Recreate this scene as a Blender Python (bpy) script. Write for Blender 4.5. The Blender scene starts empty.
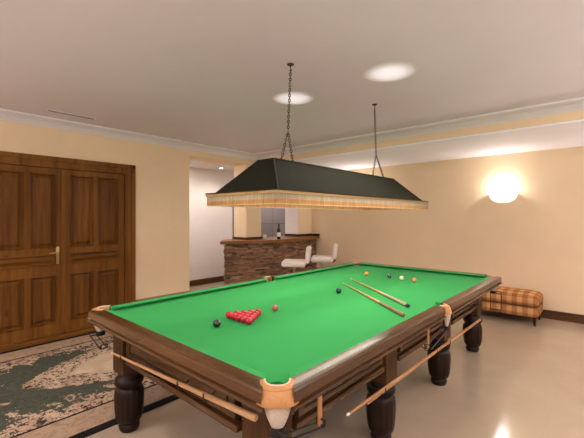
import bpy, bmesh, math, random
from mathutils import Vector, Matrix
random.seed(7)
C = bpy.context.scene
PI = math.pi

# ------------------------------------------------------------------ camera, world, exposure
cam_d = bpy.data.cameras.new('camera')
cam = bpy.data.objects.new('camera', cam_d)
C.collection.objects.link(cam)
cam.location = (1.9715, -2.9064, 1.5938)
cam.rotation_euler = (PI / 2, 0, 0.7263)
cam_d.sensor_width = 36
cam_d.lens = 358.63 / 584 * 36
cam_d.shift_y = -2.2433 / 584
cam_d.clip_start = 0.02
C.camera = cam
C.view_settings.view_transform = 'Standard'
C.view_settings.look = 'None'
C.view_settings.gamma = 1
C.view_settings.use_curve_mapping = False
C.view_settings.exposure = 0.42

W = bpy.data.worlds.new('world')
C.world = W
W.use_nodes = True
bg = W.node_tree.nodes['Background']
bg.inputs[0].default_value = (1.0, 0.955, 0.97, 1)
bg.inputs[1].default_value = 0.55


def light(name, kind, loc, energy, color=(1, .85, .68), rot=(0, 0, 0), size=.3, size_y=None, spot=None, blend=.6):
    d = bpy.data.lights.new(name, kind)
    d.energy = energy
    d.color = color
    if kind == 'AREA':
        d.size = size
        if size_y:
            d.shape = 'RECTANGLE'; d.size_y = size_y
        else:
            d.shape = 'DISK'
    elif kind == 'SPOT':
        d.spot_size = spot; d.spot_blend = blend; d.shadow_soft_size = size
    else:
        d.shadow_soft_size = size
    o = bpy.data.objects.new(name, d)
    o.location = loc
    o.rotation_euler = rot
    C.collection.objects.link(o)
    return o


WARM = (1.0, .80, .58)
NEUT = (1.0, .90, .78)
COOL = (1.0, .93, .90)
H = 2.85           # main ceiling height
ZS = 2.645         # soffit height
XW = -3.47         # face of the left (door) wall
YW = 3.96          # face of the back (sconce) wall
XB = -5.2          # back wall of the bar
# ceiling downlights (two in view, the others unseen and added for soft fill)
for lx, ly, e in ((-.55, -.05, 18), (.53, 0, 18), (-.55, -2.9, 18), (2.4, -2.9, 18), (2.6, 0, 18)):
    light('downlight_lamp', 'AREA', (lx, ly, H - .05), e, (1.0, .92, .84), size=.26)
# added upward fill lights, unseen and without fittings, brightening the ceiling
for ux, uy, e in ((3.4, 3.70, 22), (4.3, .6, 48), (4.3, -2.8, 60), (1.2, -5.6, 60), (-1.6, -5.6, 60)):
    light('added_uplight', 'AREA', (ux, uy, 2.05), e * 2.1, (1.0, .93, .93), rot=(PI, 0, 0), size=.35)
# the canopy's tubes
light('canopy_tube', 'AREA', (0, 0, 1.80), 13.5, (1.0, .90, .74), size=.34, size_y=2.0)
# sconce: bulb in the bowl
for sx_ in (.62, -2.08):
    light('sconce_bulb', 'POINT', (sx_, YW - .13, 2.07), 12, (1.0, .96, .95), size=.05)
# bar room downlights
light('bar_downlight', 'SPOT', (-4.55, 2.2, 2.69), 30, COOL, size=.05, spot=2.6, blend=.8)
light('bar_downlight', 'AREA', (-4.5, 1.0, 2.69), 22, COOL, size=.3)
light('bar_downlight', 'AREA', (-4.6, 4.2, 2.69), 20, COOL, size=.3)


# ------------------------------------------------------------------ materials
def mat(name, col, rough=.5, metal=0., spec=.5, emit=None, estr=0, trans=0, coat=0):
    m = bpy.data.materials.new(name)
    m.use_nodes = True
    b = m.node_tree.nodes['Principled BSDF']
    b.inputs['Base Color'].default_value = (*col, 1)
    b.inputs['Roughness'].default_value = rough
    b.inputs['Metallic'].default_value = metal
    b.inputs['Specular IOR Level'].default_value = spec
    b.inputs['Transmission Weight'].default_value = trans
    b.inputs['Coat Weight'].default_value = coat
    if emit:
        b.inputs['Emission Color'].default_value = (*emit, 1)
        b.inputs['Emission Strength'].default_value = estr
    return m


class NT:
    """small node-building helper"""
    def __init__(s, m):
        s.t = m.node_tree
        s.b = s.t.nodes['Principled BSDF']
        s.tc = s.t.nodes.new('ShaderNodeTexCoord')

    def n(s, kind, **kw):
        nd = s.t.nodes.new(kind)
        for k, v in kw.items():
            if k in nd.inputs:
                nd.inputs[k].default_value = v
            else:
                setattr(nd, k, v)
        return nd

    def l(s, a, b):
        s.t.links.new(a, b)

    def mapping(s, scale=(1, 1, 1), loc=(0, 0, 0), rot=(0, 0, 0), src='Object'):
        m = s.n('ShaderNodeMapping')
        m.inputs['Scale'].default_value = scale
        m.inputs['Location'].default_value = loc
        m.inputs['Rotation'].default_value = rot
        s.l(s.tc.outputs[src], m.inputs['Vector'])
        return m.outputs[0]

    def noise(s, vec, scale, detail=4, rough=.55, dist=0):
        nd = s.n('ShaderNodeTexNoise')
        nd.inputs['Scale'].default_value = scale
        nd.inputs['Detail'].default_value = detail
        nd.inputs['Roughness'].default_value = rough
        nd.inputs['Distortion'].default_value = dist
        s.l(vec, nd.inputs['Vector'])
        return nd.outputs['Fac']

    def ramp(s, fac, stops, interp='LINEAR'):
        r = s.n('ShaderNodeValToRGB')
        r.color_ramp.interpolation = interp
        e = r.color_ramp.elements
        while len(e) < len(stops):
            e.new(.5)
        for i, (p, c) in enumerate(stops):
            e[i].position = p
            e[i].color = (*c, 1) if len(c) == 3 else c
        s.l(fac, r.inputs[0])
        return r.outputs[0]

    def math(s, op, a, b=None, c=None):
        nd = s.n('ShaderNodeMath', operation=op)
        for i, v in enumerate((a, b, c)):
            if v is None:
                continue
            if isinstance(v, (int, float)):
                nd.inputs[i].default_value = v
            else:
                s.l(v, nd.inputs[i])
        return nd.outputs[0]

    def mix(s, fac, a, b, mode='MIX'):
        nd = s.n('ShaderNodeMix', data_type='RGBA', blend_type=mode)
        for i, v in ((0, fac), (6, a), (7, b)):
            if isinstance(v, (int, float)):
                nd.inputs[i].default_value = v
            elif isinstance(v, tuple):
                nd.inputs[i].default_value = (*v, 1)
            else:
                s.l(v, nd.inputs[i])
        return nd.outputs[2]

    def col(s, c):
        s.l(c, s.b.inputs['Base Color'])

    def bump(s, h, strength=.3, dist=.01):
        nd = s.n('ShaderNodeBump')
        nd.inputs['Strength'].default_value = strength
        nd.inputs['Distance'].default_value = dist
        s.l(h, nd.inputs['Height'])
        s.l(nd.outputs[0], s.b.inputs['Normal'])


def wood(name, dark, mid, lite, axis='Z', rough=.35, fine=26, knots=False, coat=0., spec=.3):
    m = mat(name, mid, rough, coat=coat, spec=spec)
    t = NT(m)
    k = .07
    sc = {'X': (k, 1, 1), 'Y': (1, k, 1), 'Z': (1, 1, k)}[axis]
    v = t.mapping(sc)
    a = t.noise(v, fine, 6, .62, .4)
    b = t.noise(v, fine * .22, 3, .5, .8)
    f = t.math('ADD', t.math('MULTIPLY', a, .5), t.math('MULTIPLY', b, .5))
    c = t.ramp(f, [(.30, dark), (.5, mid), (.70, lite)])
    if knots:
        vv = t.mapping({'X': (.5, 1, 1), 'Y': (1, .5, 1), 'Z': (1, 1, .5)}[axis])
        vo = t.n('ShaderNodeTexVoronoi')
        vo.inputs['Scale'].default_value = 4.2
        t.l(vv, vo.inputs['Vector'])
        kn = t.ramp(vo.outputs['Distance'], [(.04, (1, 1, 1)), (.13, (0, 0, 0))])
        c = t.mix(t.math('MULTIPLY', kn, .75), c, tuple(x * .45 for x in dark))
    t.col(c)
    t.bump(a, .08, .004)
    return m


def paint(name, col, rough=.75, var=.04):
    m = mat(name, col, rough, spec=.25)
    t = NT(m)
    n = t.noise(t.mapping(), 1.3, 4, .6)
    t.col(t.ramp(n, [(.3, tuple(x * (1 - var) for x in col)), (.7, tuple(min(1, x * (1 + var)) for x in col))]))
    t.bump(t.noise(t.mapping(), 160, 2), .04, .002)
    return m


M = {}
M['wall'] = paint('cream_wall_paint', (.79, .60, .385))
M['white'] = paint('white_paint', (.74, .70, .70))
M['ceiling'] = paint('ceiling_paint', (.74, .675, .71), var=.02)
M['soffit'] = paint('soffit_white_paint', (.88, .86, .90))
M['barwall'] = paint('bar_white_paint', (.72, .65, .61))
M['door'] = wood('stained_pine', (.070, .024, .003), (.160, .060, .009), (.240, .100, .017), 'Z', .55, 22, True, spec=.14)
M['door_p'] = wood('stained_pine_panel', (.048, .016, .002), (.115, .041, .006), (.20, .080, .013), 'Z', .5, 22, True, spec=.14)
M['door_h'] = wood('stained_pine_rails', (.070, .024, .003), (.160, .060, .009), (.240, .100, .017), 'Y', .55, 22, False, spec=.14)
M['base'] = wood('baseboard_wood', (.045, .016, .004), (.085, .032, .008), (.125, .050, .014), 'X', .4)
M['base_y'] = wood('baseboard_wood_y', (.045, .016, .004), (.085, .032, .008), (.125, .050, .014), 'Y', .4)
RW = ((.026, .009, .002), (.066, .026, .007), (.115, .049, .014))
M['rail_x'] = wood('mahogany_x', *RW, 'X', .27, 30, coat=.2)
M['rail_y'] = wood('mahogany_y', *RW, 'Y', .27, 30, coat=.2)
M['rail_z'] = wood('mahogany_z', *RW, 'Z', .4, 30, spec=.2)
LW = ((.007, .002, .0007), (.016, .006, .002), (.030, .012, .004))
M['leg'] = wood('dark_mahogany', *LW, 'Z', .38, 24, spec=.2)
M['slab_y'] = wood('bar_top_wood', (.13, .048, .012), (.23, .095, .025), (.32, .145, .045), 'Y', .4, 20)
M['trimwood'] = wood('dark_trim_wood', (.03, .011, .004), (.06, .024, .010), (.09, .04, .015), 'Y', .35)
M['cue'] = wood('ash_cue', (.42, .22, .09), (.55, .31, .14), (.66, .41, .20), 'X', .3, 14)
M['cue_butt'] = wood('cue_butt_wood', (.16, .07, .04), (.26, .12, .07), (.36, .18, .11), 'X', .3, 14)
M['pale_butt'] = wood('pale_butt_wood', (.34, .21, .15), (.46, .30, .22), (.56, .38, .29), 'X', .3, 14)
M['rest'] = wood('rest_wood', (.30, .12, .04), (.42, .19, .07), (.52, .26, .11), 'Y', .3, 14)
M['black'] = mat('black_iron', (.012, .011, .010), .45, .4)
M['rubber'] = mat('black_rubber', (.012, .012, .012), .6)
M['bronze'] = mat('dark_bronze', (.07, .05, .03), .45, .6)
M['darkbead'] = mat('dark_bead', (.022, .014, .008), .6, spec=.2)
M['brass'] = mat('brass', (.62, .42, .16), .28, 1)
M['steel'] = mat('brushed_steel', (.42, .40, .38), .35, 1)
M['whitevinyl'] = mat('white_vinyl', (.80, .70, .63), .4)
M['ivory'] = mat('white_ceramic', (.82, .78, .74), .25)
M['tip'] = mat('white_ferrule', (.85, .80, .72), .4)

m = M['floor'] = mat('polished_cream_floor', (.56, .42, .27), .13, spec=.55)
t = NT(m)
br = t.n('ShaderNodeTexBrick')
br.offset = 0
br.inputs['Scale'].default_value = 1
br.inputs['Mortar Size'].default_value = .0015
br.inputs['Brick Width'].default_value = .9
br.inputs['Row Height'].default_value = .9
br.inputs['Color1'].default_value = (1, 1, 1, 1)
br.inputs['Color2'].default_value = (.96, .96, .95, 1)
br.inputs['Mortar'].default_value = (.90, .89, .87, 1)
t.l(t.mapping(loc=(.2, .37, 0)), br.inputs['Vector'])
base = t.ramp(t.noise(t.mapping(), 2.2, 6, .6, .5), [(.3, (.365, .28, .19)), (.7, (.41, .32, .225))])
t.col(t.mix(1, base, br.outputs['Color'], 'MULTIPLY'))
t.l(t.ramp(t.noise(t.mapping(), 3, 3), [(.3, (.10,) * 3), (.7, (.17,) * 3)]), t.b.inputs['Roughness'])

m = M['cloth'] = mat('green_baize', (.02, .32, .06), .9, spec=.12)
t = NT(m)
n1 = t.noise(t.mapping(), 420, 3, .6)
t.col(t.ramp(n1, [(.3, (.022, .245, .055)), (.7, (.030, .300, .073))]))
t.b.inputs['Sheen Weight'].default_value = .12
t.b.inputs['Sheen Tint'].default_value = (.3, .9, .4, 1)
t.bump(n1, .12, .002)

m = M['leather'] = mat('tan_leather', (.42, .19, .055), .5)
t = NT(m)
n1 = t.noise(t.mapping(), 90, 4, .65)
t.col(t.ramp(n1, [(.3, (.38, .165, .045)), (.7, (.47, .22, .068))]))
t.bump(n1, .2, .003)
M['lip'] = mat('pale_leather_lip', (.66, .50, .38), .55)
M['strap'] = mat('tan_strap_leather', (.33, .14, .04), .5)

m = M['net'] = mat('cotton_net', (.62, .52, .42), .9)
t = NT(m)
ch = t.n('ShaderNodeTexChecker')
ch.inputs['Scale'].default_value = 190
t.l(t.mapping(rot=(.6, .6, .78)), ch.inputs['Vector'])
t.col(t.mix(ch.outputs['Fac'], (.66, .54, .42), (.52, .41, .31)))
t.bump(ch.outputs['Fac'], .5, .004)

m = M['shade'] = mat('dark_green_leather', (.028, .031, .020), .8, spec=.06)
t = NT(m)
n1 = t.noise(t.mapping(), 60, 5, .6)
t.col(t.ramp(n1, [(.3, (.016, .017, .010)), (.7, (.023, .023, .015))]))
t.bump(n1, .1, .003)
M['shade_in'] = mat('white_shade_lining', (.75, .72, .65), .6)
M['rimwood'] = wood('gilt_rim', (.30, .17, .05), (.42, .25, .09), (.52, .33, .13), 'Y', .35)

m = M['fringe'] = mat('silk_fringe', (.7, .45, .25), .8)
t = NT(m)
sep = t.n('ShaderNodeSeparateXYZ')
t.l(t.tc.outputs['Object'], sep.inputs[0])
zz = t.math('ADD', sep.outputs['Z'], 0)
band = t.ramp(t.math('MULTIPLY', t.math('SUBTRACT', zz, 1.66), 10), [(0, (.92, .72, .50)), (.20, (.92, .72, .50)), (.26, (.80, .40, .16)), (.50, (.78, .42, .20)), (.55, (.74, .62, .50)), (.9, (.66, .52, .40))])
st = t.noise(t.mapping((60, 60, .6)), 3.5, 2, .7)
c = t.mix(1, band, t.ramp(st, [(.3, (.62, .58, .52)), (.65, (1, 1, 1))]), 'MULTIPLY')
t.col(c)
tr = t.n('ShaderNodeBsdfTranslucent')
t.l(c, tr.inputs['Color'])
mx = t.n('ShaderNodeMixShader')
mx.inputs[0].default_value = .6
t.l(t.b.outputs[0], mx.inputs[1]); t.l(tr.outputs[0], mx.inputs[2])
t.l(mx.outputs[0], t.t.nodes['Material Output'].inputs['Surface'])

m = M['stone'] = mat('stacked_slate', (.2, .12, .07), .75)
t = NT(m)
at = t.n('ShaderNodeVertexColor', layer_name='stone')
n1 = t.noise(t.mapping(), 34, 6, .7)
t.col(t.mix(1, at.outputs['Color'], t.ramp(n1, [(.25, (.6, .58, .55)), (.75, (1.25, 1.2, 1.15))]), 'MULTIPLY'))
t.bump(n1, .6, .01)

m = M['plaid'] = mat('plaid_fabric', (.4, .2, .08), .9, spec=.1)
t = NT(m)
sep = t.n('ShaderNodeSeparateXYZ')
t.l(t.tc.outputs['Object'], sep.inputs[0])


def stripes(src, period, phase, stops):
    f = t.math('FRACT', t.math('ADD', t.math('DIVIDE', src, period), phase))
    return t.ramp(f, stops, 'LINEAR')


sx = stripes(sep.outputs['X'], .135, .1, [(.0, (1, 1, 1)), (.42, (1, 1, 1)), (.48, (.66, .56, .46)), (.92, (.66, .56, .46)), (1, (1, 1, 1))])
yz = t.math('ADD', sep.outputs['Z'], t.math('MULTIPLY', sep.outputs['Y'], .8))
sz = stripes(yz, .15, .2, [(.0, (1, 1, 1)), (.42, (1, 1, 1)), (.48, (.72, .62, .52)), (.92, (.72, .62, .52)), (1, (1, 1, 1))])
sl = stripes(sep.outputs['X'], .0675, .3, [(0, (1, 1, 1)), (.4, (1, 1, 1)), (.46, (1.15, 1.0, .75)), (.54, (1.15, 1, .75)), (.6, (1, 1, 1))])
cc = t.mix(1, t.mix(1, t.mix(1, (.58, .31, .135), sx, 'MULTIPLY'), sz, 'MULTIPLY'), sl, 'MULTIPLY')
t.col(cc)
t.bump(t.noise(t.mapping(), 300, 2), .2, .003)
M['piping'] = mat('brown_piping', (.10, .045, .02), .8)

m = M['tile'] = mat('grey_wall_tile', (.34, .30, .32), .3)
t = NT(m)
br = t.n('ShaderNodeTexBrick')
br.offset = 0
for k, v in (('Scale', 1), ('Mortar Size', .008), ('Brick Width', .62), ('Row Height', .5)):
    br.inputs[k].default_value = v
br.inputs['Color1'].default_value = (.185, .155, .155, 1)
br.inputs['Color2'].default_value = (.215, .18, .18, 1)
br.inputs['Mortar'].default_value = (.07, .055, .05, 1)
t.l(t.mapping(rot=(0, -PI / 2, -PI / 2), loc=(0, .10, 0)), br.inputs['Vector'])
t.col(br.outputs['Color'])

# rug pattern, local coords: x across (half .1.235), y along
RX, RY = 1.24, 1.95
m = M['rug'] = mat('oriental_rug', (.3, .25, .18), .95, spec=.05)
t = NT(m)
sep = t.n('ShaderNodeSeparateXYZ')
t.l(t.tc.outputs['Object'], sep.inputs[0])
ax = t.math('ABSOLUTE', sep.outputs['X'])
ay = t.math('ABSOLUTE', sep.outputs['Y'])
edge = t.math('MINIMUM', t.math('SUBTRACT', RX, ax), t.math('SUBTRACT', RY, ay))   # distance to the rug's edge
GREEN = (.055, .060, .042); CREAM = (.52, .39, .27); BLACK = (.015, .013, .012); BEIGE = (.40, .285, .185)
vm = t.mapping()
nA = t.noise(vm, 7, 5, .65, .6)
nB = t.noise(vm, 24, 4, .7, 1.2)
nC = t.noise(vm, 3.2, 3, .6, .3)
# medallion: pointed lens
lens = t.math('ADD', t.math('POWER', t.math('DIVIDE', ax, .60), 1.5), t.math('POWER', t.math('DIVIDE', ay, 1.08), 1.35))
lens = t.math('ADD', lens, t.math('MULTIPLY', t.math('SUBTRACT', nA, .5), .35))
field = t.mix(t.ramp(nB, [(.4, (0, 0, 0)), (.6, (1, 1, 1))]), GREEN, tuple(x * 1.45 for x in GREEN))
# floral clusters toward the field's edge
fl = t.math('ADD', t.math('MULTIPLY', t.math('SUBTRACT', nA, .5), 1.1), t.math('MULTIPLY', t.math('SUBTRACT', nB, .5), .35))
near = t.math('SUBTRACT', .70, edge)
fmask = t.ramp(t.math('ADD', fl, t.math('MULTIPLY', near, 1.1)), [(.10, (0, 0, 0)), (.13, (1, 1, 1))])
floral = t.mix(t.ramp(nB, [(.45, (0, 0, 0)), (.49, (1, 1, 1))]), (.04, .035, .028), t.mix(t.ramp(nC, [(.4, (0, 0, 0)), (.6, (1, 1, 1))]), CREAM, (.42, .28, .19)))
field = t.mix(fmask, field, floral)
ringm = t.ramp(lens, [(1.0 / 2, (1, 1, 1)), (1.03 / 2, (0, 0, 0))])
lh = t.math('MULTIPLY', lens, .5)
ringm = t.ramp(lh, [(.50, (1, 1, 1)), (.515, (0, 0, 0))])
ring = t.mix(t.ramp(nB, [(.45, (0, 0, 0)), (.49, (1, 1, 1))]), (.045, .036, .03), t.mix(t.ramp(nC, [(.42, (0, 0, 0)), (.58, (1, 1, 1))]), CREAM, (.40, .27, .18)))
field = t.mix(ringm, field, ring)
corem = t.ramp(lh, [(.26, (1, 1, 1)), (.29, (0, 0, 0))])
core = t.mix(t.ramp(nC, [(.4, (0, 0, 0)), (.6, (1, 1, 1))]), (.47, .345, .235), (.56, .43, .31))
field = t.mix(corem, field, core)
border = t.mix(t.ramp(t.noise(vm, 16, 4, .7, .8), [(.45, (0, 0, 0)), (.6, (1, 1, 1))]), BEIGE, (.30, .20, .13))
e2 = t.math('MULTIPLY', edge, 1.0)


def step(x, lo):
    return t.math('GREATER_THAN', x, lo)


cc = t.mix(step(edge, .075), BLACK, border)
cc = t.mix(step(edge, .36), cc, BLACK)
cc = t.mix(step(edge, .385), cc, field)
t.col(cc)
t.bump(t.noise(vm, 350, 2), .4, .004)


# ------------------------------------------------------------------ mesh helpers
def new():
    return bmesh.new()


def add_box(bm, a, b, bev=0.):
    x0, y0, z0 = a; x1, y1, z1 = b
    r = bmesh.ops.create_cube(bm, size=1)
    vs = r['verts']
    for v in vs:
        v.co = Vector((x0 + (v.co.x + .5) * (x1 - x0), y0 + (v.co.y + .5) * (y1 - y0), z0 + (v.co.z + .5) * (z1 - z0)))
    if bev:
        es = list({e for v in vs for e in v.link_edges})
        bmesh.ops.bevel(bm, geom=es, offset=bev, segments=2, affect='EDGES', profile=.7)
    return vs


def add_loft(bm, rings, closed_ring=True, caps=True, loop=False):
    """rings: list of lists of points"""
    vr = [[bm.verts.new(p) for p in r] for r in rings]
    n = len(vr[0])
    cnt = len(vr) if loop else len(vr) - 1
    for i in range(cnt):
        a, b = vr[i], vr[(i + 1) % len(vr)]
        for j in range(n if closed_ring else n - 1):
            k = (j + 1) % n
            bm.faces.new((a[j], a[k], b[k], b[j]))
    if caps and closed_ring and not loop:
        bm.faces.new(vr[0][::-1]); bm.faces.new(vr[-1])
    return vr


def add_lathe(bm, prof, c=(0, 0, 0), seg=24, flute=None):
    """prof: list of (r, z); flute(z)->depth"""
    rings = []
    for r, z in prof:
        ring = []
        for i in range(seg):
            a = 2 * PI * i / seg
            rr = r
            if flute:
                rr -= flute(z) * (.5 + .5 * math.cos(a * seg / 4))
            ring.append((c[0] + rr * math.cos(a), c[1] + rr * math.sin(a), c[2] + z))
        rings.append(ring)
    add_loft(bm, rings)


def add_tube(bm, pts, r, seg=8, loop=False):
    pts = [Vector(p) for p in pts]
    rad = r if isinstance(r, (list, tuple)) else [r] * len(pts)
    rings = []
    n = len(pts)
    prev = None
    for i, p in enumerate(pts):
        if loop:
            d = pts[(i + 1) % n] - pts[i - 1]
        else:
            d = pts[min(i + 1, n - 1)] - pts[max(i - 1, 0)]
        d.normalize()
        if prev is None:
            u = d.orthogonal().normalized()
        else:
            u = (prev - d * prev.dot(d)).normalized()
        prev = u
        w = d.cross(u)
        rings.append([p + (u * math.cos(2 * PI * k / seg) + w * math.sin(2 * PI * k / seg)) * rad[i] for k in range(seg)])
    add_loft(bm, rings, loop=loop)


def add_prism(bm, poly, z0, z1):
    """poly: list of (x,y)"""
    add_loft(bm, [[(x, y, z0) for x, y in poly], [(x, y, z1) for x, y in poly]])


def finish(bm):
    bmesh.ops.recalc_face_normals(bm, faces=bm.faces)


def obj(name, bm, material, parent=None, smooth=False, angle=40, loc=None):
    finish(bm)
    me = bpy.data.meshes.new(name)
    bm.to_mesh(me); bm.free()
    me.materials.append(material)
    if smooth:
        for p in me.polygons:
            p.use_smooth = True
        bm2 = bmesh.new(); bm2.from_mesh(me)
        for e in bm2.edges:
            if len(e.link_faces) == 2 and e.calc_face_angle(0) > math.radians(angle):
                e.smooth = False
        bm2.to_mesh(me); bm2.free()
    o = bpy.data.objects.new(name, me)
    C.collection.objects.link(o)
    if parent:
        o.parent = parent
    if loc is not None:
        o.location = loc
    return o


def tag(o, label, cat, group=None, kind=None):
    o['label'] = label; o['category'] = cat
    if group:
        o['group'] = group
    if kind:
        o['kind'] = kind
    return o


def thing(name, label, cat, loc=(0, 0, 0), rotz=0, group=None):
    o = bpy.data.objects.new(name, None)
    o.empty_display_size = .1
    C.collection.objects.link(o)
    o.location = loc; o.rotation_euler = (0, 0, rotz)
    return tag(o, label, cat, group)


def struct(name, bm, m, parent=None, label=None, smooth=False):
    o = obj(name, bm, m, parent, smooth)
    if parent is None:
        o['kind'] = 'structure'
        if label:
            o['label'] = label
            o['category'] = name.split('_')[0]
    return o


def dup(root, loc=None, rotz=None, label=None):
    def rec(o, parent):
        c = o.copy()
        C.collection.objects.link(c)
        if parent:
            c.parent = parent
        for ch in o.children:
            rec(ch, c)
        return c
    r = rec(root, None)
    if loc is not None:
        r.location = loc
    if rotz is not None:
        r.rotation_euler = (0, 0, rotz)
    if label:
        r['label'] = label
    return r


# ------------------------------------------------------------------ the room
bm = new(); add_box(bm, (-6.2, -6.5, -.10), (5.0, 6.2, 0)); struct('floor', bm, M['floor'], label='glossy cream stone floor of the whole room')
bm = new(); add_box(bm, (XW - .4, -6.5, H), (5.0, 2.15, H + .12)); struct('ceiling', bm, M['ceiling'], label='smooth pale main ceiling above the snooker table')
# dropped soffit between the beam face and the back wall
bm = new()
add_box(bm, (XW - .4, 2.15, ZS + .02), (5.0, YW + .1, H + .12))
struct('wall_beam', bm, M['wall'], label='cream upright face where the ceiling drops near the back wall')
bm = new(); add_box(bm, (XW - .4, 2.16, ZS), (5.0, YW + .05, ZS + .021)); struct('ceiling_soffit', bm, M['soffit'], label='lower white ceiling strip above the wall sconce')
# left wall with two openings toward the bar
bm = new()
DY0, DY1, DZ = -2.30, -.42, 2.36         # doorway
add_box(bm, (XW - .4, -6.5, 0), (XW, DY0, H))
add_box(bm, (XW - .4, DY1, 0), (XW, .55, H))
add_box(bm, (XW - .4, DY0, DZ), (XW, DY1, H))
add_box(bm, (XW - .4, DY0, 0), (XW - .08, DY1, DZ))  # unseen backing added behind the doors to block light leaks
add_box(bm, (XW - .4, .55, 2.65), (XW, 2.15, H))
add_box(bm, (XW - .4, 2.15, 2.65), (XW, YW + .1, 2.66))
struct('wall_left', bm, M['wall'], label='cream left wall holding the double wooden doors')
bm = new()
add_box(bm, (XW - .4, 1.86, 1.13), (XW - .02, 2.27, 2.65))
struct('wall_pillar', bm, M['wall'], label='square cream pillar standing on the bar top')
bm = new()
add_box(bm, (XW - .42, 3.45, 1.0), (XW - .02, YW + .1, 2.65))
struct('wall_pier', bm, M['wall'], label='cream wall pier at the right end of the bar opening')
bm = new(); add_box(bm, (XW - .42, 3.440, 1.19), (XW - .022, 3.450, 2.65)); struct('wall_reveal', bm, M['barwall'], label='pale inner side of the pier right of the bar opening')  # thin slab in the bar wall colour over the pier's side
bm = new(); add_box(bm, (XW - .05, YW, 0), (5.0, YW + .12, H)); struct('wall_back', bm, M['wall'], label='cream back wall with the glowing sconce')
# bar room
bm = new(); add_box(bm, (XB - .1, -1.0, 0), (XB, 6.0, H)); struct('wall_bar', bm, M['barwall'], label='white wall at the back of the bar')
bm = new(); add_box(bm, (XB, 5.9, 0), (XW - .05, 6.0, H)); add_box(bm, (XB, -.6, 0), (XW - .4, -.5, H)); add_box(bm, (XW - .42, YW + .1, 0), (XW - .3, 5.9, H))
struct('wall_bar_side', bm, M['barwall'], label='side walls of the bar room')
bm = new(); add_box(bm, (XB, -.5, 2.72), (XW - .4, 5.9, 2.82)); struct('ceiling_bar', bm, M['barwall'], label='ceiling over the bar room')
bm = new(); add_box(bm, (XB, 2.9, .93), (XB + .012, 5.6, 2.3)); struct('wall_tiles', bm, M['tile'], label='large grey wall tiles behind the bar')


def cornice_profile(p, d):
    """stepped cove, offsets from wall q and depth below ceiling"""
    return [(0, -d), (.012, -d), (.02, -d + .012), (p * .45, -d + .05), (p * .8, -.030), (p * .9, -.024), (p, -.020), (p, 0), (0, 0)]


# cornices: left wall (runs along y) and along the beam (runs along x), mitred
P1, P2 = .15, .22
pr = cornice_profile(P1, .10)
bm = new()
rings = []
for yend in (-6.5, 2.15):
    ring = []
    for k, (q, z) in enumerate(pr):
        y = yend
        if yend > 0:
            y = 2.15 - q * P2 / P1
        ring.append((XW + q, y, H + z))
    rings.append(ring)
add_loft(bm, rings); struct('trim_1', bm, M['white'], label='white cornice along the top of the left wall')
pr2 = cornice_profile(P2, .085)
bm = new()
rings = []
for xend in (XW, 5.0):
    ring = []
    for q, z in pr2:
        x = xend
        if xend < 0:
            x = XW + q * P1 / P2
        ring.append((x, 2.15 - q, H + z))
    rings.append(ring)
add_loft(bm, rings); struct('trim_2', bm, M['white'], label='pale cornice along the ceiling drop')


def baseboard(name, a, b, m, label):
    bm = new(); add_box(bm, a, b, .006); struct(name, bm, m, label=label)


baseboard('baseboard_back', (XW + .0, YW - .02, 0), (5.0, YW, .135), M['base'], 'dark wooden skirting along the sconce wall')
baseboard('baseboard_left', (XW, -.40, 0), (XW + .02, .55, .135), M['base_y'], 'dark wooden skirting right of the double doors')
baseboard('baseboard_bar', (XB, -.5, 0), (XB + .02, 5.9, .135), M['base_y'], 'dark wooden skirting along the white bar wall')

# ---- double door
door = thing('door_1', 'wide panelled double door of stained pine in the left wall', 'door', (XW, -1.36, 0))
door['kind'] = 'structure'
yo = -1.36
bm = new()
for s in (-1, 1):                                        # casing uprights and head, moulded
    ye = DY1 - yo if s > 0 else DY0 - yo
    a = sorted((ye, ye + s * -.14))
    add_box(bm, (-.06, a[0], 0), (.025, a[1], 2.36), .004)
    b = sorted((ye + s * .012, ye - s * .045))
    add_box(bm, (.0, b[0], 0), (.045, b[1], 2.372), .006)
add_box(bm, (-.06, DY0 - yo + .14, 2.23), (.025, DY1 - yo - .14, 2.36), .004)
add_box(bm, (.0, DY0 - yo - .012, 2.315), (.045, DY1 - yo + .012, 2.375), .006)
obj('door_frame', bm, M['door'], door)
bm = new(); add_box(bm, (-.06, DY0 - yo - .02, 0), (.10, DY1 - yo + .02, .035), .004); add_box(bm, (.0, DY0 - yo - .02, 0), (.075, DY1 - yo + .02, .05), .004)
obj('threshold', bm, M['door_h'], door)


def raised_panel(bm, y0, y1, z0, z1):
    """moulding frame sunk into the leaf, raised field in the middle"""
    def rect(i, x):
        return [(x, y0 + i, z0 + i), (x, y1 - i, z0 + i), (x, y1 - i, z1 - i), (x, y0 + i, z1 - i)]
    fr = [rect(0, -.014), rect(0, .006), rect(.014, .010), rect(.026, -.014), rect(.036, -.014), rect(.070, .004), rect(.073, .004)]
    vr = [[bm.verts.new(p) for p in r] for r in fr]
    for i in range(len(vr) - 1):
        for j in range(4):
            k = (j + 1) % 4
            bm.faces.new((vr[i][j], vr[i][k], vr[i + 1][k], vr[i + 1][j]))
    bm.faces.new(vr[-1])
    bk = [bm.verts.new(p) for p in rect(0, -.035)]
    for j in range(4):
        bm.faces.new((bk[j], bk[(j + 1) % 4], vr[0][(j + 1) % 4], vr[0][j]))
    bm.faces.new(bk[::-1])


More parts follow.
